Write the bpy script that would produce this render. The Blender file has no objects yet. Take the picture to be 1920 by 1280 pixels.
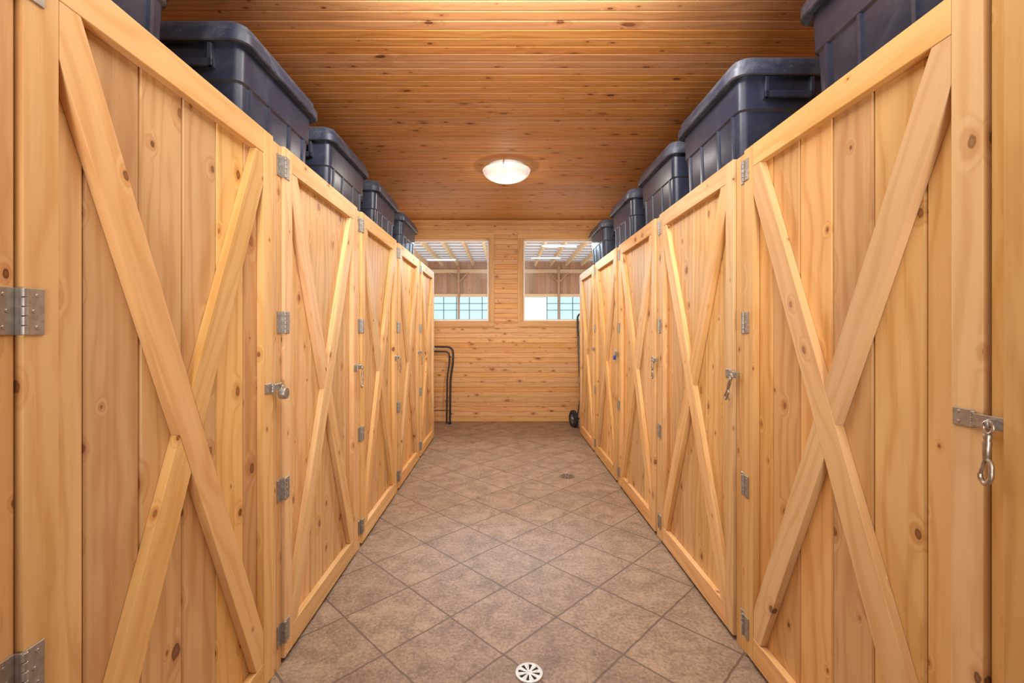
import bpy, bmesh, math, random
from mathutils import Vector, Matrix
random.seed(4)
S = bpy.context.scene
COL = S.collection
PI = math.pi
try:
    S.view_settings.view_transform = 'Standard'
    S.view_settings.look = 'None'
except Exception:
    pass

# ---------------------------------------------------------------- helpers
def obj(name, bm, mat, parent=None, bevel=0.0, smooth=False, loc=None, segs=2):
    bmesh.ops.recalc_face_normals(bm, faces=bm.faces[:])
    me = bpy.data.meshes.new(name)
    bm.to_mesh(me); bm.free()
    if mat: me.materials.append(mat)
    if smooth:
        for p in me.polygons: p.use_smooth = True
    o = bpy.data.objects.new(name, me)
    COL.objects.link(o)
    if parent: o.parent = parent
    if loc: o.location = loc
    if bevel:
        m = o.modifiers.new('bevel', 'BEVEL'); m.width = bevel; m.segments = segs
        m.limit_method = 'ANGLE'; m.angle_limit = math.radians(50)
    if smooth:
        try: me.set_sharp_from_angle(angle=math.radians(40))
        except Exception: pass
    return o

def thing(name, label, cat, loc=(0, 0, 0), rotz=0, group=None):
    o = bpy.data.objects.new(name, None)
    COL.objects.link(o)
    o.empty_display_size = 0.1
    o.location = loc; o.rotation_euler = (0, 0, rotz)
    o['label'] = label; o['category'] = cat
    if group: o['group'] = group
    return o

def tag(o, label, cat, group=None):
    o['label'] = label; o['category'] = cat
    if group: o['group'] = group
    return o

def struct(o):
    o['kind'] = 'structure'
    return o

def dup(root, loc, rotz, label):
    r = root.copy(); COL.objects.link(r); r.location = loc; r.rotation_euler = (0, 0, rotz)
    r['label'] = label
    for ch in list(root.children):
        c = ch.copy(); COL.objects.link(c); c.parent = r
        for g in list(ch.children):
            d = g.copy(); COL.objects.link(d); d.parent = c
    return r

def newbm():
    bm = bmesh.new()
    bm.loops.layers.uv.new('UVMap')
    return bm

def prism(bm, poly, a, b, f=None, grain=(1, 0)):
    """polygon in the (x,z) plane extruded along y from a to b; uv: u runs along the grain"""
    f = f or (lambda x, y, z: (x, y, z))
    uvl = bm.loops.layers.uv[0]
    gx, gz = grain
    n = len(poly)
    va = [bm.verts.new(f(p[0], a, p[1])) for p in poly]
    vb = [bm.verts.new(f(p[0], b, p[1])) for p in poly]
    def uv(i, y):
        x, z = poly[i]
        return (x*gx + z*gz, -x*gz + z*gx + y)
    def face(vs, uvs):
        fc = bm.faces.new(vs)
        for l, u in zip(fc.loops, uvs): l[uvl].uv = u
    face(va, [uv(i, a) for i in range(n)])
    face(vb[::-1], [uv(i, b) for i in range(n)][::-1])
    for i in range(n):
        j = (i+1) % n
        face([va[i], vb[i], vb[j], va[j]], [uv(i, a), uv(i, b), uv(j, b), uv(j, a)])

def R4(x0, x1, z0, z1): return [(x0, z0), (x1, z0), (x1, z1), (x0, z1)]

def box(bm, x0, x1, y0, y1, z0, z1, grain=(0, 1)):
    prism(bm, R4(x0, x1, z0, z1), y0, y1, None, grain)

def clip(poly, p, n):
    out = []
    d = [(q[0]-p[0])*n[0] + (q[1]-p[1])*n[1] for q in poly]
    for i in range(len(poly)):
        j = (i+1) % len(poly)
        if d[i] >= 0: out.append(poly[i])
        if d[i]*d[j] < 0:
            t = d[i]/(d[i]-d[j])
            out.append((poly[i][0]+t*(poly[j][0]-poly[i][0]), poly[i][1]+t*(poly[j][1]-poly[i][1])))
    return out

def fillet(pts, r, n=6):
    out = [Vector(pts[0])]
    for i in range(1, len(pts)-1):
        p, a, b = Vector(pts[i]), Vector(pts[i-1]), Vector(pts[i+1])
        u, v = (a-p), (b-p)
        rr = min(r, u.length*.49, v.length*.49)
        s, e = p+u.normalized()*rr, p+v.normalized()*rr
        for k in range(n+1):
            t = k/n
            out.append(s*(1-t)**2 + p*2*t*(1-t) + e*t*t)
    out.append(Vector(pts[-1]))
    return out

def tube(bm, pts, r, segs=10, closed=False):
    pts = [Vector(p) for p in pts]
    n = len(pts); rings = []
    up = None
    for i in range(n):
        if closed: t = (pts[(i+1) % n]-pts[i-1]).normalized()
        elif i == 0: t = (pts[1]-pts[0]).normalized()
        elif i == n-1: t = (pts[-1]-pts[-2]).normalized()
        else: t = (pts[i+1]-pts[i-1]).normalized()
        if up is None:
            up = Vector((0, 0, 1)) if abs(t.z) < .9 else Vector((1, 0, 0))
        up = (up - t*up.dot(t)).normalized()
        w = t.cross(up)
        rings.append([bm.verts.new(pts[i] + (up*math.cos(2*PI*k/segs) + w*math.sin(2*PI*k/segs))*r) for k in range(segs)])
    m = n if closed else n-1
    for i in range(m):
        a, b = rings[i], rings[(i+1) % n]
        for k in range(segs):
            bm.faces.new([a[k], a[(k+1) % segs], b[(k+1) % segs], b[k]])
    if not closed:
        bm.faces.new(rings[0][::-1]); bm.faces.new(rings[-1])

def lathe(bm, prof, segs=40, M=None):
    rings = []
    for r, z in prof:
        if r < 1e-6:
            v = Vector((0, 0, z)); rings.append([bm.verts.new(M @ v if M else v)])
        else:
            row = []
            for k in range(segs):
                v = Vector((r*math.cos(2*PI*k/segs), r*math.sin(2*PI*k/segs), z))
                row.append(bm.verts.new(M @ v if M else v))
            rings.append(row)
    for a, b in zip(rings, rings[1:]):
        for k in range(segs):
            k2 = (k+1) % segs
            if len(a) == 1 and len(b) == 1: continue
            if len(a) == 1: bm.faces.new([a[0], b[k2], b[k]])
            elif len(b) == 1: bm.faces.new([a[k], a[k2], b[0]])
            else: bm.faces.new([a[k], a[k2], b[k2], b[k]])

def rring(w, d, c, n=4):
    pts = []
    for cx, cy, a0 in ((w/2-c, d/2-c, 0), (-w/2+c, d/2-c, 90), (-w/2+c, -d/2+c, 180), (w/2-c, -d/2+c, 270)):
        for k in range(n+1):
            a = math.radians(a0 + 90*k/n)
            pts.append((cx+c*math.cos(a), cy+c*math.sin(a)))
    return pts

def loft(bm, rings, cap0=True, cap1=True):
    rows = [[bm.verts.new((p[0], p[1], z)) for p in ring] for ring, z in rings]
    n = len(rows[0])
    for a, b in zip(rows, rows[1:]):
        for k in range(n):
            bm.faces.new([a[k], a[(k+1) % n], b[(k+1) % n], b[k]])
    if cap0: bm.faces.new(rows[0][::-1])
    if cap1: bm.faces.new(rows[-1])

# ---------------------------------------------------------------- materials
def newmat(name):
    m = bpy.data.materials.new(name); m.use_nodes = True
    nt = m.node_tree
    b = nt.nodes['Principled BSDF']
    return m, nt, b

def mth(nt, op, a, b=None, c=None, clamp=False):
    n = nt.nodes.new('ShaderNodeMath'); n.operation = op; n.use_clamp = clamp
    for i, v in enumerate((a, b, c)):
        if v is None: continue
        if isinstance(v, (int, float)): n.inputs[i].default_value = v
        else: nt.links.new(v, n.inputs[i])
    return n.outputs[0]

def mrange(nt, v, a, b, c=0.0, d=1.0, smooth=True):
    n = nt.nodes.new('ShaderNodeMapRange')
    n.interpolation_type = 'SMOOTHSTEP' if smooth else 'LINEAR'
    nt.links.new(v, n.inputs[0])
    for i, x in enumerate((a, b, c, d)): n.inputs[i+1].default_value = x
    return n.outputs[0]

def mixc(nt, fac, a, b, blend='MIX'):
    n = nt.nodes.new('ShaderNodeMix'); n.data_type = 'RGBA'; n.blend_type = blend
    for sock, v in ((n.inputs[0], fac), (n.inputs[6], a), (n.inputs[7], b)):
        if isinstance(v, (int, float)): sock.default_value = v
        elif isinstance(v, tuple): sock.default_value = (*v, 1)
        else: nt.links.new(v, sock)
    return n.outputs[2]

def mapping(nt, vec, scale, rot=(0, 0, 0), loc=(0, 0, 0)):
    n = nt.nodes.new('ShaderNodeMapping')
    nt.links.new(vec, n.inputs[0])
    n.inputs[1].default_value = loc; n.inputs[2].default_value = rot; n.inputs[3].default_value = scale
    return n.outputs[0]

def noise(nt, vec, scale=1, detail=4, rough=.55, dist=0):
    n = nt.nodes.new('ShaderNodeTexNoise')
    if vec is not None: nt.links.new(vec, n.inputs['Vector'])
    n.inputs['Scale'].default_value = scale; n.inputs['Detail'].default_value = detail
    n.inputs['Roughness'].default_value = rough; n.inputs['Distortion'].default_value = dist
    return n.outputs[0]

def wood(name, c_hi, c_lo, knot=.4, kscale=(4.5, 7.0), rough=.5, tone=(.86, 1.08), kcol=(.14, .05, .015), ksize=(.022, .10), halo=.6, spec=.3, hue=.006):
    m, nt, b = newmat(name)
    L = nt.links
    tc = nt.nodes.new('ShaderNodeTexCoord'); geo = nt.nodes.new('ShaderNodeNewGeometry'); oi = nt.nodes.new('ShaderNodeObjectInfo')
    r = mth(nt, 'MULTIPLY', mth(nt, 'ADD', geo.outputs['Random Per Island'], oi.outputs['Random']), 91.7)
    wn = nt.nodes.new('ShaderNodeTexWhiteNoise'); wn.noise_dimensions = '1D'
    L.new(r, wn.inputs['W'])
    sc = nt.nodes.new('ShaderNodeVectorMath'); sc.operation = 'SCALE'
    L.new(wn.outputs['Color'], sc.inputs[0]); sc.inputs['Scale'].default_value = 60
    ad = nt.nodes.new('ShaderNodeVectorMath'); ad.operation = 'ADD'
    L.new(tc.outputs['UV'], ad.inputs[0]); L.new(sc.outputs[0], ad.inputs[1])
    co = ad.outputs[0]
    n1 = noise(nt, mapping(nt, co, (2.2, 95, 1)), 1, 5, .7, .3)
    n2 = noise(nt, mapping(nt, co, (.8, 7, 1)), 1, 3, .5, .8)
    n3 = noise(nt, mapping(nt, co, (20, 28, 1)), 1, 3, .6, .3)
    n4 = noise(nt, mapping(nt, co, (1.6, 4, 1)), 1, 2, .5, .3)
    vo = nt.nodes.new('ShaderNodeTexVoronoi'); vo.voronoi_dimensions = '2D'
    vo.inputs['Scale'].default_value = 1
    L.new(mapping(nt, co, (kscale[0], kscale[1], 1)), vo.inputs['Vector'])
    vo.inputs['Randomness'].default_value = 1.0
    sp = nt.nodes.new('ShaderNodeSeparateColor'); L.new(vo.outputs['Color'], sp.inputs[0])
    pres = mth(nt, 'LESS_THAN', sp.outputs[0], knot)
    g2 = mth(nt, 'POWER', sp.outputs[1], 2.4)
    size = mth(nt, 'MULTIPLY_ADD', g2, ksize[1], ksize[0])
    wob = mth(nt, 'MULTIPLY', mth(nt, 'SUBTRACT', n3, .5), 1.8)
    ratio = mth(nt, 'ADD', mth(nt, 'DIVIDE', vo.outputs['Distance'], size), wob)
    near = mth(nt, 'MULTIPLY', mrange(nt, ratio, .5, 5.0, 1, 0), pres)
    sxy = nt.nodes.new('ShaderNodeSeparateXYZ'); L.new(co, sxy.inputs[0])
    ph = mth(nt, 'ADD', mth(nt, 'MULTIPLY', sxy.outputs[1], 105), mth(nt, 'MULTIPLY', mth(nt, 'ADD', n2, n4), 17))
    ph = mth(nt, 'ADD', ph, mth(nt, 'MULTIPLY', near, 9))
    ring = mth(nt, 'MULTIPLY_ADD', mth(nt, 'SINE', ph), .5, .5)
    ring = mth(nt, 'POWER', ring, 2.6)
    f = mth(nt, 'ADD', mth(nt, 'ADD', mth(nt, 'MULTIPLY', n1, .40), mth(nt, 'MULTIPLY', n2, .34)), mth(nt, 'ADD', mth(nt, 'MULTIPLY', ring, .19), mth(nt, 'MULTIPLY', n4, .26)))
    f = mrange(nt, f, .41, .79)
    col = mixc(nt, f, c_hi, c_lo)
    core = mth(nt, 'MULTIPLY', mrange(nt, ratio, .8, 1.15, 1, 0), pres)
    hal = mth(nt, 'MULTIPLY', mth(nt, 'MULTIPLY', mrange(nt, ratio, .7, 3.4, 1, 0), pres), halo)
    col = mixc(nt, hal, col, (c_lo[0]*.78, c_lo[1]*.60, c_lo[2]*.45))
    kc = mixc(nt, mrange(nt, ratio, .1, .95), tuple(x*2.2 for x in kcol), kcol)
    strength = mrange(nt, sp.outputs[2], 0, 1, .5, .95, False)
    col = mixc(nt, mth(nt, 'MULTIPLY', core, strength), col, kc)
    tn = mrange(nt, wn.outputs['Value'], 0, 1, tone[0], tone[1], False)
    hs = nt.nodes.new('ShaderNodeHueSaturation')
    L.new(col, hs.inputs['Color']); L.new(tn, hs.inputs['Value'])
    spw = nt.nodes.new('ShaderNodeSeparateColor'); L.new(wn.outputs['Color'], spw.inputs[0])
    L.new(mrange(nt, spw.outputs[1], 0, 1, .5-hue, .5+hue*.8, False), hs.inputs['Hue'])
    L.new(mrange(nt, spw.outputs[2], 0, 1, .90, 1.05, False), hs.inputs['Saturation'])
    L.new(hs.outputs[0], b.inputs['Base Color'])
    b.inputs['Roughness'].default_value = rough
    b.inputs['Specular IOR Level'].default_value = spec
    bp = nt.nodes.new('ShaderNodeBump'); bp.inputs['Strength'].default_value = .08; bp.inputs['Distance'].default_value = .003
    L.new(n1, bp.inputs['Height']); L.new(bp.outputs[0], b.inputs['Normal'])
    return m

def plain(name, col, rough=.5, metal=0, nscale=0, namt=.15, emit=None, estr=0):
    m, nt, b = newmat(name)
    tc = nt.nodes.new('ShaderNodeTexCoord')
    n = noise(nt, tc.outputs['Object'], nscale or 25, 3)
    c = mixc(nt, mrange(nt, n, .3, .7), tuple(x*(1-namt) for x in col), tuple(min(1, x*(1+namt)) for x in col))
    nt.links.new(c, b.inputs['Base Color'])
    b.inputs['Roughness'].default_value = rough; b.inputs['Metallic'].default_value = metal
    if emit:
        b.inputs['Emission Color'].default_value = (*emit, 1); b.inputs['Emission Strength'].default_value = estr
    return m

def plastic(name, col, dust, damt, rough):
    m, nt, b = newmat(name)
    tc = nt.nodes.new('ShaderNodeTexCoord'); geo = nt.nodes.new('ShaderNodeNewGeometry')
    n = noise(nt, tc.outputs['Object'], 7, 5, .7, 1.2)
    s = noise(nt, mapping(nt, tc.outputs['Object'], (14, 40, 60)), 1, 4, .7, .8)
    sx = nt.nodes.new('ShaderNodeSeparateXYZ'); nt.links.new(geo.outputs['Normal'], sx.inputs[0])
    up = mrange(nt, sx.outputs[2], .1, .9)
    f = mth(nt, 'MULTIPLY', mrange(nt, n, .42, .72), damt)
    f = mth(nt, 'ADD', f, mth(nt, 'MULTIPLY', mrange(nt, s, .60, .72), damt*.6))
    f = mth(nt, 'ADD', f, mth(nt, 'MULTIPLY', up, damt*.8), None, True)
    nt.links.new(mixc(nt, f, col, dust), b.inputs['Base Color'])
    b.inputs['Roughness'].default_value = rough
    return m

W_DOOR = wood('pine_planks', (.80, .495, .205), (.655, .348, .118), knot=.62, kscale=(5.0, 6.8), tone=(.77, 1.07), ksize=(.024, .078), kcol=(.12, .042, .013))
W_FRAME = wood('pine_frame', (.795, .495, .208), (.685, .376, .132), knot=.48, kscale=(4.6, 7.5), tone=(.84, 1.04), ksize=(.024, .078), kcol=(.12, .042, .013))
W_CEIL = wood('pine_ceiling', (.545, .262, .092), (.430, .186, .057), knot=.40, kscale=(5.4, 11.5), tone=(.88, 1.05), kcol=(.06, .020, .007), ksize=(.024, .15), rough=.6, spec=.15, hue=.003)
W_WALL = wood('pine_wall', (.70, .385, .142), (.60, .290, .094), knot=.42, kscale=(5.6, 11.5), tone=(.92, 1.05), kcol=(.10, .034, .011), ksize=(.026, .16), hue=.003)
W_TRIM = wood('pine_trim', (.68, .385, .145), (.57, .295, .095), knot=.2)
W_ARENA = wood('weathered_boards', (.54, .32, .205), (.43, .235, .14), knot=.2)
W_BEAM = wood('arena_beam', (.86, .63, .38), (.78, .53, .29), knot=.15)

TILE = .355; TLOC = (-.2, .2, 0)
def tile_mat():
    m, nt, b = newmat('stone_tile')
    L = nt.links
    tc = nt.nodes.new('ShaderNodeTexCoord')
    co = tc.outputs['Object']
    wob = nt.nodes.new('ShaderNodeTexNoise'); wob.inputs['Scale'].default_value = 16; L.new(co, wob.inputs['Vector'])
    wv = nt.nodes.new('ShaderNodeVectorMath'); wv.operation = 'MULTIPLY_ADD'
    L.new(wob.outputs['Color'], wv.inputs[0]); wv.inputs[1].default_value = (.010, .010, 0); L.new(co, wv.inputs[2])
    br = nt.nodes.new('ShaderNodeTexBrick')
    br.offset = 0; br.squash = 1
    side = TILE
    L.new(mapping(nt, wv.outputs[0], (1/side,)*3, (0, 0, PI/4), TLOC), br.inputs['Vector'])
    br.inputs['Scale'].default_value = 1; br.inputs['Mortar Size'].default_value = .016
    br.inputs['Mortar Smooth'].default_value = .4; br.inputs['Brick Width'].default_value = 1; br.inputs['Row Height'].default_value = 1
    br.inputs['Color1'].default_value = (.93, .93, .93, 1); br.inputs['Color2'].default_value = (1.05, 1.05, 1.05, 1)
    br.inputs['Mortar'].default_value = (1, 1, 1, 1)
    n1 = noise(nt, co, 8, 4, .6, .6); n2 = noise(nt, co, 60, 6, .82)
    f = mth(nt, 'ADD', mth(nt, 'MULTIPLY', n1, .34), mth(nt, 'MULTIPLY', n2, .66))
    base = mixc(nt, mrange(nt, f, .37, .63), (.185, .119, .073), (.420, .292, .193))
    base = mixc(nt, 1.0, base, br.outputs[0], 'MULTIPLY')
    spk = mth(nt, 'MULTIPLY', mrange(nt, noise(nt, co, 28, 6, .78), .55, .66), .5)
    base = mixc(nt, spk, base, (.110, .070, .044))
    col = mixc(nt, mth(nt, 'MULTIPLY', br.outputs['Fac'], .85), base, (.130, .084, .052))
    L.new(col, b.inputs['Base Color'])
    b.inputs['Roughness'].default_value = .6
    b.inputs['Specular IOR Level'].default_value = .3
    h = mth(nt, 'SUBTRACT', mth(nt, 'MULTIPLY', n2, .6), br.outputs['Fac'])
    bp = nt.nodes.new('ShaderNodeBump'); bp.inputs['Strength'].default_value = .45; bp.inputs['Distance'].default_value = .005
    L.new(h, bp.inputs['Height']); L.new(bp.outputs[0], b.inputs['Normal'])
    return m
M_TILE = tile_mat()
M_TOTE = plastic('navy_plastic', (.026, .034, .064), (.10, .12, .165), .28, .34)
M_LID = plastic('navy_plastic_lid', (.034, .045, .078), (.20, .225, .28), .48, .40)
M_STEEL = plain('zinc_steel', (.38, .35, .31), .45, .7, 60, .15)
M_PIN = plain('hinge_pin_steel', (.35, .32, .29), .45, .7)
M_NICKEL = plain('tarnished_nickel', (.48, .40, .32), .38, .9, 60, .25)
M_BLUE = plain('blue_padlock', (.02, .05, .32), .35)
M_GREYLOCK = plain('dull_lock_metal', (.34, .31, .27), .45, .7)
M_BLACK = plain('black_tube', (.018, .018, .022), .4)
M_RUBBER = plain('black_rubber', (.02, .02, .02), .8)
M_ALU = plain('dark_truck_metal', (.12, .125, .145), .45, .5)
M_HUB = plain('wheel_hub_metal', (.24, .24, .26), .5, .5)
M_DRAIN = plain('drain_steel', (.42, .385, .34), .45, .4, 80, .2)
M_DRAINB = plain('drain_brown', (.16, .105, .07), .6, .2, 80, .2)
M_DARK = plain('drain_depth_black', (.014, .012, .010), .9)  # near-black colour standing for the dark depth under the grate
M_BRASSRING = plain('lamp_ring', (.62, .48, .34), .35, .7)
M_WHITE = plain('white_sash', (.78, .78, .78), .5, 0, 20, .05)
M_SAND = plain('arena_sand', (.58, .48, .38), .9, 0, 3, .15)
M_ROOF = plain('glowing_roof_metal', (.58, .60, .67), .5, 0, 2, .08, (.74, .80, .92), .40)  # emission added so the roof looks brightly lit; it is no lamp
M_PURLIN = plain('roof_purlin', (.45, .37, .30), .7)
M_SKYP = plain('translucent_panel', (.30, .42, .46), .5, 0, 1.2, .06, (.60, .90, .96), .80)
M_MULL = plain('panel_mullion', (.14, .26, .31), .6)
M_WPANEL = plain('glowing_white_panel', (.78, .76, .74), .6, 0, 6, .04, (1, .96, .92), .45)  # brightness of the white door is partly its own added glow
M_STRIP = plain('strip_light_tube', (.9, .9, .9), .4, 0, 10, .02, (.9, .97, 1), 2.0)

def glass_mat():
    m = bpy.data.materials.new('window_glass'); m.use_nodes = True
    nt = m.node_tree; nt.nodes.clear()
    out = nt.nodes.new('ShaderNodeOutputMaterial')
    t = nt.nodes.new('ShaderNodeBsdfTransparent'); t.inputs[0].default_value = (.96, .98, 1, 1)
    g = nt.nodes.new('ShaderNodeBsdfGlossy'); g.inputs['Roughness'].default_value = .12
    mx = nt.nodes.new('ShaderNodeMixShader'); mx.inputs[0].default_value = .004
    nt.links.new(t.outputs[0], mx.inputs[1]); nt.links.new(g.outputs[0], mx.inputs[2]); nt.links.new(mx.outputs[0], out.inputs[0])
    return m
M_GLASS = glass_mat()

def shade_mat():
    m, nt, b = newmat('alabaster_glass')
    tc = nt.nodes.new('ShaderNodeTexCoord')
    n = noise(nt, mapping(nt, tc.outputs['Object'], (5, 4, 4)), 1, 3, .6, 2.2)
    c = mixc(nt, mrange(nt, n, .34, .64), (.72, .64, .57), (.82, .78, .74))
    nt.links.new(c, b.inputs['Base Color']); nt.links.new(c, b.inputs['Emission Color'])
    b.inputs['Emission Strength'].default_value = .60
    b.inputs['Roughness'].default_value = .2
    return m
M_SHADE = shade_mat()

# ---------------------------------------------------------------- dimensions
XL, XR = -.895, 1.0          # fronts of the two rows of lockers
WL, WR = -1.95, 2.05         # side walls
YB, YF = -2.5, 6.85          # rear opening, far wall
HC = 3.03                    # ceiling
HL = 2.105                   # locker height

# ---------------------------------------------------------------- setting
bm = newbm()
box(bm, WL-.1, WR+.1, YB, YF+.1, -.06, 0)
struct(obj('floor', bm, M_TILE))

bm = newbm()
bw = .074
y = YB
while y < YF:
    y1 = min(y+bw, YF)
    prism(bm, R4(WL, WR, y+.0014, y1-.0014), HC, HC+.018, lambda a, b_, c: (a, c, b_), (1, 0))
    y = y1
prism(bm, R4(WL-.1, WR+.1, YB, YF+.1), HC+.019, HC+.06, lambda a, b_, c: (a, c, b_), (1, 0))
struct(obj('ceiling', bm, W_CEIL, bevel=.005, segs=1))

# far wall with two window openings
GX = [(-1.46, -.225), (.273, 1.50)]
GZ = (1.503, 2.757)
bm = newbm()
def wall_piece(bm, x0, x1, z0, z1):
    z = math.floor(z0/bw)*bw
    while z < z1 - .002:
        a, b_ = max(z, z0), min(z+bw, z1)
        if b_-a > .004:
            prism(bm, R4(x0, x1, a+.0007, b_-.0007), YF, YF+.02, None, (1, 0))
        z += bw
wall_piece(bm, WL, WR, 0, GZ[0])
wall_piece(bm, WL, WR, GZ[1], HC)
wall_piece(bm, WL, GX[0][0], GZ[0], GZ[1])
wall_piece(bm, GX[0][1], GX[1][0], GZ[0], GZ[1])
wall_piece(bm, GX[1][1], WR, GZ[0], GZ[1])
for x0, x1, z0, z1 in ((WL, WR, -.05, GZ[0]), (WL, WR, GZ[1], HC+.05), (WL, GX[0][0], GZ[0], GZ[1]), (GX[0][1], GX[1][0], GZ[0], GZ[1]), (GX[1][1], WR, GZ[0], GZ[1])):
    box(bm, x0, x1, YF+.021, YF+.14, z0, z1)
struct(obj('wall_back', bm, W_WALL, bevel=.004, segs=1))

for nm, xa, xb in (('wall_left', WL-.12, WL), ('wall_right', WR, WR+.12)):
    bm = newbm()
    z = 0
    while z < HC:
        z1 = min(z+bw*2, HC)
        prism(bm, R4(YB, YF, z+.001, z1-.001), xa, xb, lambda a, b_, c: (b_, a, c), (1, 0))
        z = z1
    struct(obj(nm, bm, W_WALL, bevel=.004, segs=1))

bm = newbm()
box(bm, WL+.002, WR-.002, YF-.022, YF-.001, HC-.05, HC-.001, (1, 0))
struct(obj('trim_1', bm, W_TRIM, bevel=.003))

for i, (x0, x1) in enumerate(GX):
    z0, z1 = GZ
    t = .075
    bm = newbm()
    box(bm, x0-t, x1+t, YF-.022, YF-.001, z0-t, z0, (1, 0))
    box(bm, x0-t, x1+t, YF-.022, YF-.001, z1, z1+t*1.2, (1, 0))
    box(bm, x0-t, x0, YF-.022, YF-.001, z0, z1, (0, 1))
    box(bm, x1, x1+t, YF-.022, YF-.001, z0, z1, (0, 1))
    box(bm, x0, x0+.012, YF, YF+.14, z0, z1, (0, 1)); box(bm, x1-.012, x1, YF, YF+.14, z0, z1, (0, 1))
    box(bm, x0+.012, x1-.012, YF, YF+.14, z0, z0+.012, (1, 0)); box(bm, x0+.012, x1-.012, YF, YF+.14, z1-.012, z1, (1, 0))
    w = struct(obj('window_%d' % (i+1), bm, W_TRIM, bevel=.003))
    bm = newbm()
    a, b_, c, d, s = x0+.013, x1-.013, z0+.013, z1-.013, .024
    box(bm, a, b_, YF+.07, YF+.10, c, c+s); box(bm, a, b_, YF+.07, YF+.10, d-s, d)
    box(bm, a, a+s, YF+.07, YF+.10, c+s, d-s); box(bm, b_-s, b_, YF+.07, YF+.10, c+s, d-s)
    obj('window_sash', bm, M_WHITE, w, bevel=.003)
    bm = newbm()
    box(bm, a+s-.004, b_-s+.004, YF+.084, YF+.088, c+s-.004, d-s+.004)
    obj('window_pane', bm, M_GLASS, w)

# ---------------------------------------------------------------- lockers
def bolt_bm(r=.0042):
    bm = newbm()
    M = Matrix.Rotation(PI/2, 4, 'X')
    lathe(bm, [(0, .0012), (r*.7, .0011), (r, 0)], 10, M)
    return bm

def hinge_bm():
    bm = newbm()
    h = .044
    box(bm, .004, .0385, .0085, .0115, -h, h)
    box(bm, .0475, .083, -.0035, -.0005, -h, h)
    box(bm, .0385, .0415, -.003, .0115, -h, h)
    for k in range(5):
        z0 = -h + k*2*h/5
        M = Matrix.Translation((.0435, -.004, z0+.0006))
        lathe(bm, [(0, 0), (.0058, 0), (.0058, 2*h/5-.0012), (0, 2*h/5-.0012)], 14, M)
    return bm
_h = obj('hinge', hinge_bm(), M_STEEL); HINGE = _h.data
_s = obj('screw', bolt_bm(), M_PIN, smooth=True); SCREW = _s.data
bpy.data.objects.remove(_h); bpy.data.objects.remove(_s)
def screw(parent, loc):
    s = bpy.data.objects.new('screw', SCREW); COL.objects.link(s); s.parent = parent; s.location = loc

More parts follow.
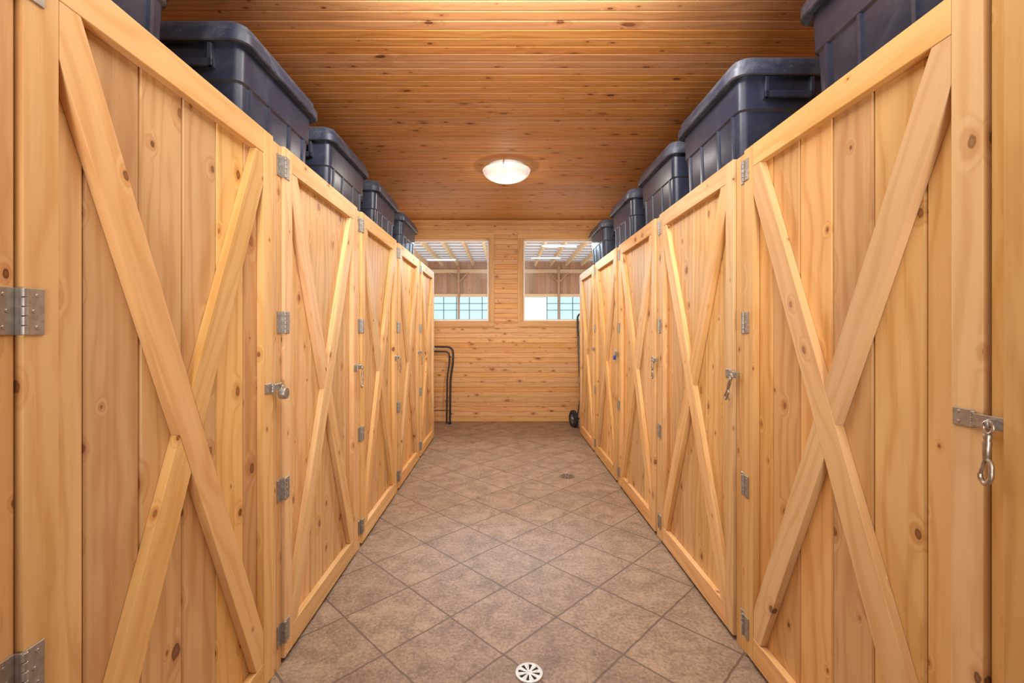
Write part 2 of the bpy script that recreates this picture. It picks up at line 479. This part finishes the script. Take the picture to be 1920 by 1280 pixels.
LOCKG = 'pine lockers lining the aisle'
def locker(loc, rotz, P, label, back=False, latch_z=1.15, end=None):
    root = thing('locker', label, 'locker', loc, rotz, LOCKG)
    e = .0008
    D = .92
    flat = lambda a, b_, c: (a, c, b_)
    for a, b_ in ((e, .02), (P-.02, P-e)):
        bm = newbm(); box(bm, a, b_, .032, D, 0, HL-.006); obj('side_panel', bm, W_FRAME, root)
    bm = newbm(); prism(bm, R4(.0202, P-.0202, .032, D), HL-.024, HL-.006, flat, (1, 0)); obj('top_panel', bm, W_FRAME, root)
    bm = newbm(); prism(bm, R4(.0202, P-.0202, .032, D-.013), .03, .048, flat, (1, 0)); obj('bottom_panel', bm, W_FRAME, root)
    bm = newbm(); box(bm, .0202, P-.0202, D-.012, D, .048, HL-.0245); obj('back_panel', bm, W_FRAME, root)
    for a, b_ in ((e, .041), (P-.041, P-e)):
        bm = newbm(); box(bm, a, b_, .012, .0315, 0, HL-.004); obj('face_stile', bm, W_FRAME, root, bevel=.002)
    if end == 'left':
        bm = newbm(); box(bm, -.03, -.001, -.004, .06, 0, HL-.004); obj('end_board', bm, W_FRAME, root, bevel=.002)
    if end == 'right':
        bm = newbm(); box(bm, P+.003, P+.06, -.012, .06, 0, HL-.004); obj('end_board', bm, W_TRIM, root, bevel=.002)
    # door
    x0, x1, z0, z1 = .046, P-.046, .022, HL
    bm = newbm()
    n = 6; w = (x1-x0)/n
    for k in range(n):
        box(bm, x0+k*w+.0016, x0+(k+1)*w-.0016, .0275, .044, z0+.002, z1-.002)
    door = obj('door', bm, W_DOOR, root, bevel=.0045, segs=1)
    sw, tr, br = .068, .088, .095
    T = .027
    for a, b_ in ((x0, x0+sw), (x1-sw, x1)):
        bm = newbm(); box(bm, a, b_, 0, T, z0, z1); obj('stile', bm, W_FRAME, door, bevel=.0015)
    bm = newbm(); prism(bm, R4(x0+sw+.0008, x1-sw-.0008, z1-tr, z1), 0, T, None, (1, 0)); obj('top_rail', bm, W_FRAME, door, bevel=.0015)
    bm = newbm(); prism(bm, R4(x0+sw+.0008, x1-sw-.0008, z0, z0+br), 0, T, None, (1, 0)); obj('bottom_rail', bm, W_FRAME, door, bevel=.0015)
    a, b_, c, d = x0+sw+.001, x1-sw-.001, z0+br+.001, z1-tr-.001
    bwid = .088
    if not back: p, q, p2, q2 = (a, d), (b_, c), (a, c), (b_, d)
    else: p, q, p2, q2 = (a, c), (b_, d), (a, d), (b_, c)
    def strip(p, q):
        dx, dz = q[0]-p[0], q[1]-p[1]; l = math.hypot(dx, dz); dx /= l; dz /= l
        nx, nz = -dz, dx; hw = bwid/2; ex = .3
        poly = [(p[0]-dx*ex+nx*hw, p[1]-dz*ex+nz*hw), (p[0]-dx*ex-nx*hw, p[1]-dz*ex-nz*hw), (q[0]+dx*ex-nx*hw, q[1]+dz*ex-nz*hw), (q[0]+dx*ex+nx*hw, q[1]+dz*ex+nz*hw)]
        for pt, nn in (((a, 0), (1, 0)), ((b_, 0), (-1, 0)), ((0, c), (0, 1)), ((0, d), (0, -1))): poly = clip(poly, pt, nn)
        return poly, (dx, dz), (nx, nz)
    poly, g, nn = strip(p, q)
    bm = newbm(); prism(bm, poly, .0005, T, None, g); obj('brace', bm, W_FRAME, door, bevel=.0015)
    poly2, g2, _ = strip(p2, q2)
    for s in (1, -1):
        pt = (p[0]+nn[0]*s*(bwid/2+.001), p[1]+nn[1]*s*(bwid/2+.001))
        pl = clip(poly2, pt, (nn[0]*s, nn[1]*s))
        bm = newbm(); prism(bm, pl, .001, T, None, g2); obj('brace', bm, W_FRAME, door, bevel=.0015)
    for hz in (2.02, 1.388, .712, .13):
        h = bpy.data.objects.new('hinge', HINGE); COL.objects.link(h); h.parent = root; h.location = (0, 0, hz)
        m = h.modifiers.new('bevel', 'BEVEL'); m.width = .0008; m.segments = 1
        for z in (-.03, 0, .03):
            screw(h, (.02 + (.006 if z == 0 else 0), .0085, z))
            screw(h, (.068 - (.006 if z == 0 else 0), -.0035, z))
    # hasp latch
    bm = newbm()
    box(bm, x1-.062, x1-.016, -.0035, -.0003, latch_z-.019, latch_z+.019)
    for k in range(3):
        M = Matrix.Translation((x1-.014, -.006, latch_z-.017+k*.0115))
        lathe(bm, [(0, 0), (.005, 0), (.005, .0108), (0, .0108)], 12, M)
    prism(bm, R4(x1-.012, P+.004, latch_z-.0135, latch_z+.0135), -.0105, -.0075)
    l = obj('latch', bm, M_STEEL, root, bevel=.001, segs=1)
    bm = newbm()
    tube(bm, fillet([(P-.014, .012, latch_z-.007), (P-.014, -.026, latch_z-.007), (P-.014, -.026, latch_z+.007), (P-.014, .012, latch_z+.007)], .007, 4), .0028, 8)
    obj('staple', bm, M_PIN, l, smooth=True)
    for z in (-.011, .011): screw(l, (x1-.048, -.0035, latch_z+z))
    return root

def on_latch(root, P, latch_z):
    return root.matrix_basis @ Vector((P-.014, -.023, latch_z))

PLf, PRt = 1.006, 1.04
LY0, RY0 = .80, .905
ZL, ZR = 1.135, 1.165
left_lab = ['pine locker nearest the camera on the left, its big X-braced door filling the left edge',
            'second pine locker on the left, just past the one with the round-bodied padlock',
            'third pine locker along the left row, middle of five, X-braced door',
            'fourth pine locker along the left row, one before the folding rack end',
            'farthest pine locker on the left, at the row end beside the folding rack']
right_lab = ['pine locker nearest the camera on the right, its big X-braced door filling the right edge',
             'second pine locker on the right, X-braced door with slanting snap hook on its latch',
             'third pine locker along the right row, middle of five, small hook on its latch',
             'fourth pine locker along the right row, closed with a blue padlock',
             'farthest pine locker on the right, at the row end beside the hand truck']
LL, RL = [], []
for k in range(5):
    LL.append(locker((XL, LY0+k*PLf, 0), PI/2, PLf, left_lab[k], back=(k > 0), latch_z=ZL, end='left' if k == 0 else None))
for k in range(5):
    RL.append(locker((XR, RY0+(k+1)*PRt, 0), -PI/2, PRt, right_lab[k], latch_z=ZR, end='right' if k == 0 else None))
bpy.context.view_layer.update()

def snap_hook(loc, rotz, label, tilt=0):
    t = thing('snap_hook', label, 'snap hook', loc, rotz, 'snap hooks hanging on locker latches')
    t.rotation_euler = (0, tilt, rotz)
    bm = newbm()
    n = 18
    tube(bm, [(.0095*math.sin(2*PI*k/n), 0, -.008+.0125*math.cos(2*PI*k/n)) for k in range(n)], .0028, 8, True)
    obj('eye_ring', bm, M_NICKEL, t, smooth=True)
    bm = newbm()
    lathe(bm, [(0, -.022), (.006, -.022), (.0075, -.027), (.0055, -.034), (.0075, -.040), (.006, -.072), (.004, -.076), (0, -.076)], 14)
    obj('swivel', bm, M_NICKEL, t, smooth=True)
    bm = newbm()
    tube(bm, fillet([(0, 0, -.070), (.010, 0, -.080), (.011, 0, -.112), (0, 0, -.127), (-.010, 0, -.114), (-.010, 0, -.106)], .010, 5), .0048, 9)
    obj('hook', bm, M_NICKEL, t, smooth=True)
    bm = newbm()
    tube(bm, [(-.002, 0, -.072), (-.010, 0, -.106)], .0034, 8)
    obj('gate', bm, M_NICKEL, t, smooth=True)
    return t
def padlock(loc, rotz, label, mat, round_=False):
    t = thing('padlock', label, 'padlock', loc, rotz)
    bm = newbm()
    tube(bm, fillet([(-.011, 0, -.026), (-.011, 0, .006), (.011, 0, .006), (.011, 0, -.026)], .011, 6), .003, 9)
    obj('shackle', bm, M_NICKEL, t, smooth=True)
    bm = newbm()
    if round_:
        M = Matrix.Translation((0, .011, -.026)) @ Matrix.Rotation(PI/2, 4, 'X')
        lathe(bm, [(0, 0), (.021, 0), (.023, .003), (.023, .023), (.021, .026), (0, .026)], 24, M)
    else:
        loft(bm, [(rring(.036, .014, .005), -.062), (rring(.042, .019, .006), -.058), (rring(.042, .019, .006), -.026), (rring(.036, .014, .005), -.021)])
    obj('lock_body', bm, mat, t, smooth=True)
    return t
rz = PI/2
padlock(on_latch(LL[0], PLf, ZL), rz, 'dull grey round-bodied padlock on the latch of the nearest left locker', M_GREYLOCK, True)
snap_hook(on_latch(LL[1], PLf, ZL), rz, 'metal snap hook hanging from the latch of the second left locker', .15)
snap_hook(on_latch(LL[2], PLf, ZL), rz, 'metal snap hook hanging from the latch of the third left locker', -.1)
snap_hook(on_latch(LL[3], PLf, ZL), rz, 'tiny distant snap hook on the latch of the fourth left locker')
rz = -PI/2
snap_hook(on_latch(RL[0], PRt, ZR), rz, 'large shiny snap hook at the right edge on the nearest right locker', .05)
snap_hook(on_latch(RL[1], PRt, ZR), rz, 'snap hook swung askew on the latch of the second right locker', .45)
snap_hook(on_latch(RL[2], PRt, ZR), rz, 'snap hook hanging from the latch of the third right locker', .1)
padlock(on_latch(RL[3], PRt, ZR), rz, 'blue padlock on the fourth right locker', M_BLUE)

# ---------------------------------------------------------------- storage totes
def make_tote(label):
    t = thing('storage_tote', label, 'storage tote', (0, 0, 0), 0, 'dark plastic totes standing on the lockers')
    bm = newbm()
    loft(bm, [(rring(.616, .388, .035), 0), (rring(.628, .400, .035), .007), (rring(.654, .418, .036), .27), (rring(.672, .436, .038), .277),
              (rring(.686, .446, .04), .420), (rring(.690, .448, .04), .440)])
    def rib(x, w, s, za, zb, ya, yb, pr):
        v = []
        for z, yo in ((za, ya), (zb, yb)):
            for xx, yy in ((x-w, yo-.004), (x+w, yo-.004), (x+w*.7, yo+pr), (x-w*.7, yo+pr)):
                v.append(bm.verts.new((xx, s*yy, z)))
        for f in ((0, 1, 2, 3), (7, 6, 5, 4), (0, 4, 5, 1), (1, 5, 6, 2), (2, 6, 7, 3), (3, 7, 4, 0)):
            bm.faces.new([v[i] for i in f])
    for s in (1, -1):
        for x in (-.255, -.10, .10, .255):
            rib(x, .010, s, .012, .274, .2005, .2095, .008)
    obj('tub', bm, M_TOTE, t, smooth=True)
    bm = newbm()
    loft(bm, [(rring(.692, .450, .045), .414), (rring(.748, .506, .062), .406), (rring(.760, .518, .066), .410), (rring(.758, .516, .066), .446), (rring(.736, .494, .066), .450), (rring(.728, .486, .064), .480), (rring(.708, .466, .062), .490),
              (rring(.680, .436, .06), .490), (rring(.664, .420, .055), .482), (rring(.56, .32, .045), .482), (rring(.545, .305, .045), .498), (rring(.52, .28, .045), .501)])
    obj('lid', bm, M_LID, t, smooth=True)
    for s in (1, -1):
        bm = newbm()
        for yy in (-.105, .105): box(bm, s*.335, s*.368, yy-.010, yy+.010, .315, .405)
        box(bm, s*.350, s*.368, -.115, .115, .315, .345)
        obj('handle', bm, M_TOTE, t, bevel=.004)
    t.scale = (1, 1, 1.08)
    return t
xl, xr = -1.06-.25, 1.06+.25
zt = HL-.0058
spots = [
    (xl+.01, 1.145, 'dark tote at the top left corner, mostly cut off, on the nearest left locker'),
    (xl, 2.225, 'largest-looking navy lidded tote on the left, on the second locker'),
    (xl, 3.19, 'third navy tote from the front along the left lockers'),
    (xl, 4.19, 'bluish tote fourth from the front along the left lockers'),
    (xl, 5.21, 'farthest small-looking tote on the left lockers beside the window'),
    (xr+.07, 1.395, 'dark tote at the top right corner, mostly cut off, on the nearest right locker'),
    (xr+.015, 2.475, 'largest-looking navy lidded tote on the right, on the second locker'),
    (xr+.04, 3.40, 'third navy tote from the front along the right lockers'),
    (xr+.04, 4.40, 'bluish tote fourth from the front along the right lockers'),
    (xr+.03, 5.52, 'farthest small-looking tote on the right lockers beside the window')]
first = None
for x, y, lab in spots:
    if first is None:
        first = make_tote(lab); first.location = (x, y, zt); first.rotation_euler = (0, 0, PI/2)
    else:
        dup(first, (x, y, zt), PI/2 + random.uniform(-.012, .012), lab)

# ---------------------------------------------------------------- ceiling lamp
lamp = thing('ceiling_lamp', 'round alabaster glass bowl lamp fixed to the plank ceiling, lit', 'ceiling lamp', (.02, 4.62, HC), 0)
bm = newbm()
lathe(bm, [(0, -.001), (.19, -.001), (.195, -.02), (.15, -.045), (0, -.045)], 48)
obj('base_pan', bm, M_WHITE, lamp, smooth=True)
bm = newbm()
prof = []
for k in range(13):
    a = k/12*PI/2
    prof.append((.238*math.sin(a), -.05-.105*math.cos(a)))
prof += [(.243, -.046), (.238, -.042), (.225, -.052)]
lathe(bm, prof, 56)
obj('glass_shade', bm, M_SHADE, lamp, smooth=True)
for a in (.4, .4+2*PI/3, .4+4*PI/3):
    bm = newbm()
    c, s = math.cos(a), math.sin(a)
    tube(bm, [(c*.20, s*.20, -.012), (c*.235, s*.235, -.025), (c*.247, s*.247, -.046), (c*.240, s*.240, -.062)], .006, 8)
    obj('clip', bm, M_BRASSRING, lamp, smooth=True)

# ---------------------------------------------------------------- floor drains
def drain(loc, r, mat, label):
    t = thing('floor_drain', label, 'floor drain', loc)
    bm = newbm()
    lathe(bm, [(0, .0004), (r*.92, .0004), (r*.92, .0008), (0, .0008)], 32)
    obj('depth_disc', bm, M_DARK, t)  # flat disc on the floor, painted dark in place of an open hole
    bm = newbm()
    lathe(bm, [(r*.76, .001), (r*.76, .004), (r*.96, .0045), (r, .0015), (r, .0005)], 40)
    lathe(bm, [(0, .004), (r*.24, .004), (r*.24, .001)], 20)
    for k in range(8):
        a = k*PI/4 + .2
        u = Vector((math.cos(a), math.sin(a), 0)); v = Vector((-u.y, u.x, 0))
        pts = [u*r*.16+v*r*.06, u*r*.82+v*r*.185, u*r*.82-v*r*.185, u*r*.16-v*r*.06]
        lo = [bm.verts.new(p+Vector((0, 0, .001))) for p in pts]; hi = [bm.verts.new(p+Vector((0, 0, .0038))) for p in pts]
        bm.faces.new(hi); bm.faces.new(lo[::-1])
        for i in range(4): bm.faces.new([lo[i], lo[(i+1) % 4], hi[(i+1) % 4], hi[i]])
    obj('grate', bm, mat, t)
    return t
drain((.097, 1.80, 0), .056, M_DRAIN, 'shiny round slotted floor drain in the tiles at the bottom edge')
drain((.583, 4.25, 0), .070, M_DRAINB, 'brown stained round floor drain farther along near the right lockers')

# ---------------------------------------------------------------- folding rack (bent tube frames)
t = thing('folding_rack', 'black bent-tube folding rack leaning against the far plank wall', 'folding rack', (-1.005, 6.66, 0), 0)
t.rotation_euler = (-.055, 0, 0)
h = 1.13
bm = newbm()
tube(bm, fillet([(-.205, 0, .012), (-.21, 0, h*.60), (-.250, -.01, h*.80), (-.245, -.01, h), (.245, -.01, h), (.250, -.01, h*.80), (.21, 0, h*.60), (.205, 0, .012)], .10, 8), .015, 12)
obj('outer_frame', bm, M_BLACK, t, smooth=True)
bm = newbm()
tube(bm, fillet([(-.160, -.03, .012), (-.164, -.03, h*.6), (-.196, -.03, h*.8), (-.196, -.03, h-.068), (.196, -.03, h-.068), (.196, -.03, h*.8), (.164, -.03, h*.6), (.160, -.03, .012)], .08, 8), .012, 12)
obj('inner_frame', bm, M_BLACK, t, smooth=True)
bm = newbm(); tube(bm, [(-.205, 0, .20), (.205, 0, .20)], .006, 8); obj('rung', bm, M_BLACK, t, smooth=True)
for x in (-.205, .205):
    bm = newbm(); lathe(bm, [(0, 0), (.022, 0), (.022, .03), (0, .03)], 12, Matrix.Translation((x, 0, 0))); obj('foot_cap', bm, M_RUBBER, t)

# ---------------------------------------------------------------- hand truck
ht = thing('hand_truck', 'dark metal hand truck with black wheels parked behind the right locker row', 'hand truck', (1.245, 6.42, 0), 0)
ht.rotation_euler = (-.10, 0, .25)
for s in (-1, 1):
    bm = newbm(); tube(bm, [(s*.165, 0, .03), (s*.165, 0, 1.30)], .016, 12); obj('rail', bm, M_ALU, ht, smooth=True)
for z in (.30, .56, .82, 1.08, 1.28):
    bm = newbm(); box(bm, -.165, .165, -.006, .006, z-.018, z+.018); obj('crossbar', bm, M_ALU, ht, bevel=.003)
bm = newbm()
tube(bm, fillet([(-.165, .0, 1.28), (-.165, .0, 1.62), (.165, .0, 1.62), (.165, .0, 1.28)], .08, 7), .015, 12)
h = obj('handle', bm, M_BLACK, ht, smooth=True)
bm = newbm(); box(bm, -.2, .2, -.22, .01, .02, .028); obj('nose_plate', bm, M_ALU, ht, bevel=.003)
bm = newbm(); tube(bm, [(-.285, .1, .125), (.285, .1, .125)], .009, 10); obj('axle', bm, M_ALU, ht, smooth=True)
for s in (-1, 1):
    bm = newbm()
    tube(bm, fillet([(s*.165, 0, .13), (s*.19, .1, .125), (s*.165, 0, .45)], .02, 3), .009, 8)
    obj('axle_bracket', bm, M_ALU, ht, smooth=True)
    M = Matrix.Translation((s*.243, .1, .125)) @ Matrix.Rotation(PI/2, 4, 'Y')
    bm = newbm()
    lathe(bm, [(.07, -.028), (.10, -.031), (.12, -.02), (.125, 0), (.12, .02), (.10, .031), (.07, .028), (.07, -.028)], 36, M)
    wh = obj('wheel', bm, M_RUBBER, ht, smooth=True)
    bm = newbm(); lathe(bm, [(0, -.033), (.03, -.033), (.035, -.02), (.071, -.02), (.071, .02), (.035, .02), (.03, .033), (0, .033)], 28, M)
    obj('hub', bm, M_HUB, wh, smooth=True)

# ---------------------------------------------------------------- riding arena seen through the windows
AY = 22.0; AH = 4.75; AX = 11
bm = newbm(); box(bm, -AX, AX, YF+.15, AY+.2, -.06, 0); struct(obj('floor_arena', bm, M_SAND))
bm = newbm()
prism(bm, R4(-AX, AX, YF+.15, AY+.2), AH, AH+.05, lambda a, b_, c: (a, c, b_))
struct(obj('ceiling_arena', bm, M_ROOF))
bm = newbm()
yy = 8.0
while yy < AY:
    box(bm, -AX, AX, yy, yy+.04, AH-.04, AH-.001, (1, 0)); yy += .62
struct(obj('trim_2', bm, M_PURLIN))
bm = newbm()
for k in range(int(2*AX/.2)):
    x = -AX + k*.2
    box(bm, x+.002, x+.198, AY, AY+.05, 3.08, AH)
    box(bm, x+.002, x+.198, AY, AY+.05, 0, 1.2)
struct(obj('wall_arena', bm, W_ARENA))
bm = newbm(); box(bm, -AX, AX, AY-.10, AY-.01, 4.18, 4.36, (1, 0)); box(bm, -AX, AX, AY-.08, AY-.01, 3.04, 3.18, (1, 0))
struct(obj('trim_3', bm, W_BEAM))
for i, (x0, x1) in enumerate(((-AX, .95), (2.05, AX))):
    bm = newbm(); box(bm, x0, x1, AY, AY+.03, 1.2, 3.08); w = struct(obj('window_%d' % (i+3), bm, M_SKYP))
    bm = newbm()
    x = x0
    while x < x1:
        box(bm, x-.02, x+.02, AY-.03, AY-.002, 1.2, 3.03); x += .62
    for z in (1.55, 1.95, 2.4, 2.72): box(bm, x0, x1, AY-.028, AY-.002, z-.016, z+.016)
    obj('window_grid', bm, M_MULL, w)
bm = newbm(); box(bm, .96, 2.04, AY-.02, AY+.02, .0, 3.03)
d = struct(obj('door_1', bm, M_WPANEL, bevel=.01))
for nm, xa in (('wall_arena_left', -AX-.1), ('wall_arena_right', AX)):
    bm = newbm(); box(bm, xa, xa+.1, YF+.15, AY+.2, 0, AH); struct(obj(nm, bm, W_ARENA))
bg = 'tan roof beams in the arena beyond the windows'
for k in range(13):
    x = -4.45 + k*.74
    bm = newbm(); prism(bm, R4(YF+.6, AY-.12, AH-.24, AH-.045), x-.05, x+.05, lambda a, b_, c: (b_, a, c), (1, 0))
    tag(obj('roof_beam', bm, W_BEAM, bevel=.006, segs=1), 'tan timber roof beam running away under the arena roof', 'roof beam', bg)
pg = 'timber posts on the far arena wall'
for k in range(4):
    x = -4.6 + k*2.4
    bm = newbm()
    box(bm, x-.05, x+.05, AY-.2, AY-.101, 0, 4.5)
    o = obj('wall_post', bm, W_ARENA, bevel=.006, segs=1); tag(o, 'slim brown timber post with two diagonal braces on the far arena wall', 'post', pg)
    for s in (1, -1):
        bm = newbm(); prism(bm, [(x+s*.05, 3.72), (x+s*.05, 3.82), (x+s*.40, 4.17), (x+s*.49, 4.17)], AY-.19, AY-.11, None, (.6*s, .8)); obj('diagonal_brace', bm, W_ARENA, o)
sg = 'white strip lights hung under the arena roof'
for x, y, lab in ((-2.75, 19.8, 'white strip light under the arena roof, seen in the left window'),
                  (1.75, 19.3, 'white strip light low in the right window view, farther one'),
                  (2.0, 16.6, 'white strip light high in the right window view, nearer one')):
    t = thing('strip_light', lab, 'strip light', (x, y, AH-.25), 0, sg)
    bm = newbm(); box(bm, -.62, .62, -.05, .05, -.04, -.002); obj('light_tube', bm, M_STRIP, t, bevel=.015)
    bm = newbm(); box(bm, -.66, .66, -.07, .07, -.001, .009); obj('housing', bm, M_WHITE, t, bevel=.004)
    for xx in (-.5, .5):
        bm = newbm(); tube(bm, [(xx, 0, .009), (xx, 0, .25)], .006, 8); obj('hanger_rod', bm, M_WHITE, t)

# ---------------------------------------------------------------- lights
def area(name, loc, rot, sx, sy, e, col):
    l = bpy.data.lights.new(name, 'AREA'); l.shape = 'RECTANGLE'; l.size = sx; l.size_y = sy; l.energy = e; l.color = col
    o = bpy.data.objects.new(name, l); COL.objects.link(o); o.location = loc; o.rotation_euler = rot
    return o
def aim(o, p):
    o.rotation_euler = (Vector(p)-Vector(o.location)).to_track_quat('-Z', 'Y').to_euler()
def spot(name, loc, to, e, ang, rad, col, blend=1):
    l = bpy.data.lights.new(name, 'SPOT'); l.energy = e; l.spot_size = math.radians(ang); l.spot_blend = blend; l.shadow_soft_size = rad; l.color = col
    o = bpy.data.objects.new(name, l); COL.objects.link(o); o.location = loc
    aim(o, to)
    return o
area('rear_fill', (.05, -2.2, 1.6), (PI/2, 0, 0), 3.2, 2.8, 17, (1, .98, .96))  # added soft fill from behind the camera, no fixture there
area('overhead_fill_near', (.05, 1.1, 2.99), (0, 0, 0), 1.7, 1.7, 42, (1, .97, .92))  # added overhead fill out of view, stands for no modelled fixture
fw = area('overhead_fill_forward', (.05, 1.98, 2.90), (0, 0, 0), 1.4, .2, 31, (1, .97, .92)); aim(fw, (.05, 5.4, .9))  # unseen fill added to light the aisle ahead from above
spot('aisle_fill_spot', (.05, -1.8, 2.4), (.05, 6.3, 1.3), 190, 40, .5, (1, .97, .94))  # added fill from behind the camera for the far end
spot('ceiling_fill_spot', (.05, -1.8, .9), (.05, 5.0, 3.0), 500, 55, .5, (1, .96, .92))  # unseen low spot added only to brighten the plank ceiling
spot('lamp_downlight', (.02, 4.62, 2.85), (.02, 4.62, 0), 108, 168, .0, (1, .94, .86), .6)
pl = bpy.data.lights.new('lamp_glow', 'POINT'); pl.energy = 4; pl.shadow_soft_size = 0; pl.color = (1, .88, .70)
po = bpy.data.objects.new('lamp_glow', pl); COL.objects.link(po); po.location = (.02, 4.62, 2.76)
area('arena_fill', (0, 11.5, 4.45), (0, 0, 0), 14, 6, 1700, (1, .96, .92))  # hidden area lamp added to brighten the arena floor and wall
sk = area('arena_blue_fill', (0, 14, 4.62), (0, 0, 0), 8, 1.0, 2100, (.60, .85, 1)); aim(sk, (0, 4.5, 2.3))  # hidden lamp added to throw bluish light in on the far totes

wd = bpy.data.worlds.new('World'); S.world = wd; wd.use_nodes = True
wd.node_tree.nodes['Background'].inputs[0].default_value = (.95, .97, 1, 1)
wd.node_tree.nodes['Background'].inputs[1].default_value = .42

# ---------------------------------------------------------------- camera
cam = bpy.data.cameras.new('camera'); co = bpy.data.objects.new('camera', cam); COL.objects.link(co)
co.location = (0, 0, 1.35); co.rotation_euler = (PI/2, 0, 0)
cam.sensor_width = 36; cam.lens = 853/1920*36
cam.shift_x = 14/1920; cam.shift_y = -18/1920
cam.clip_start = .02
S.camera = co
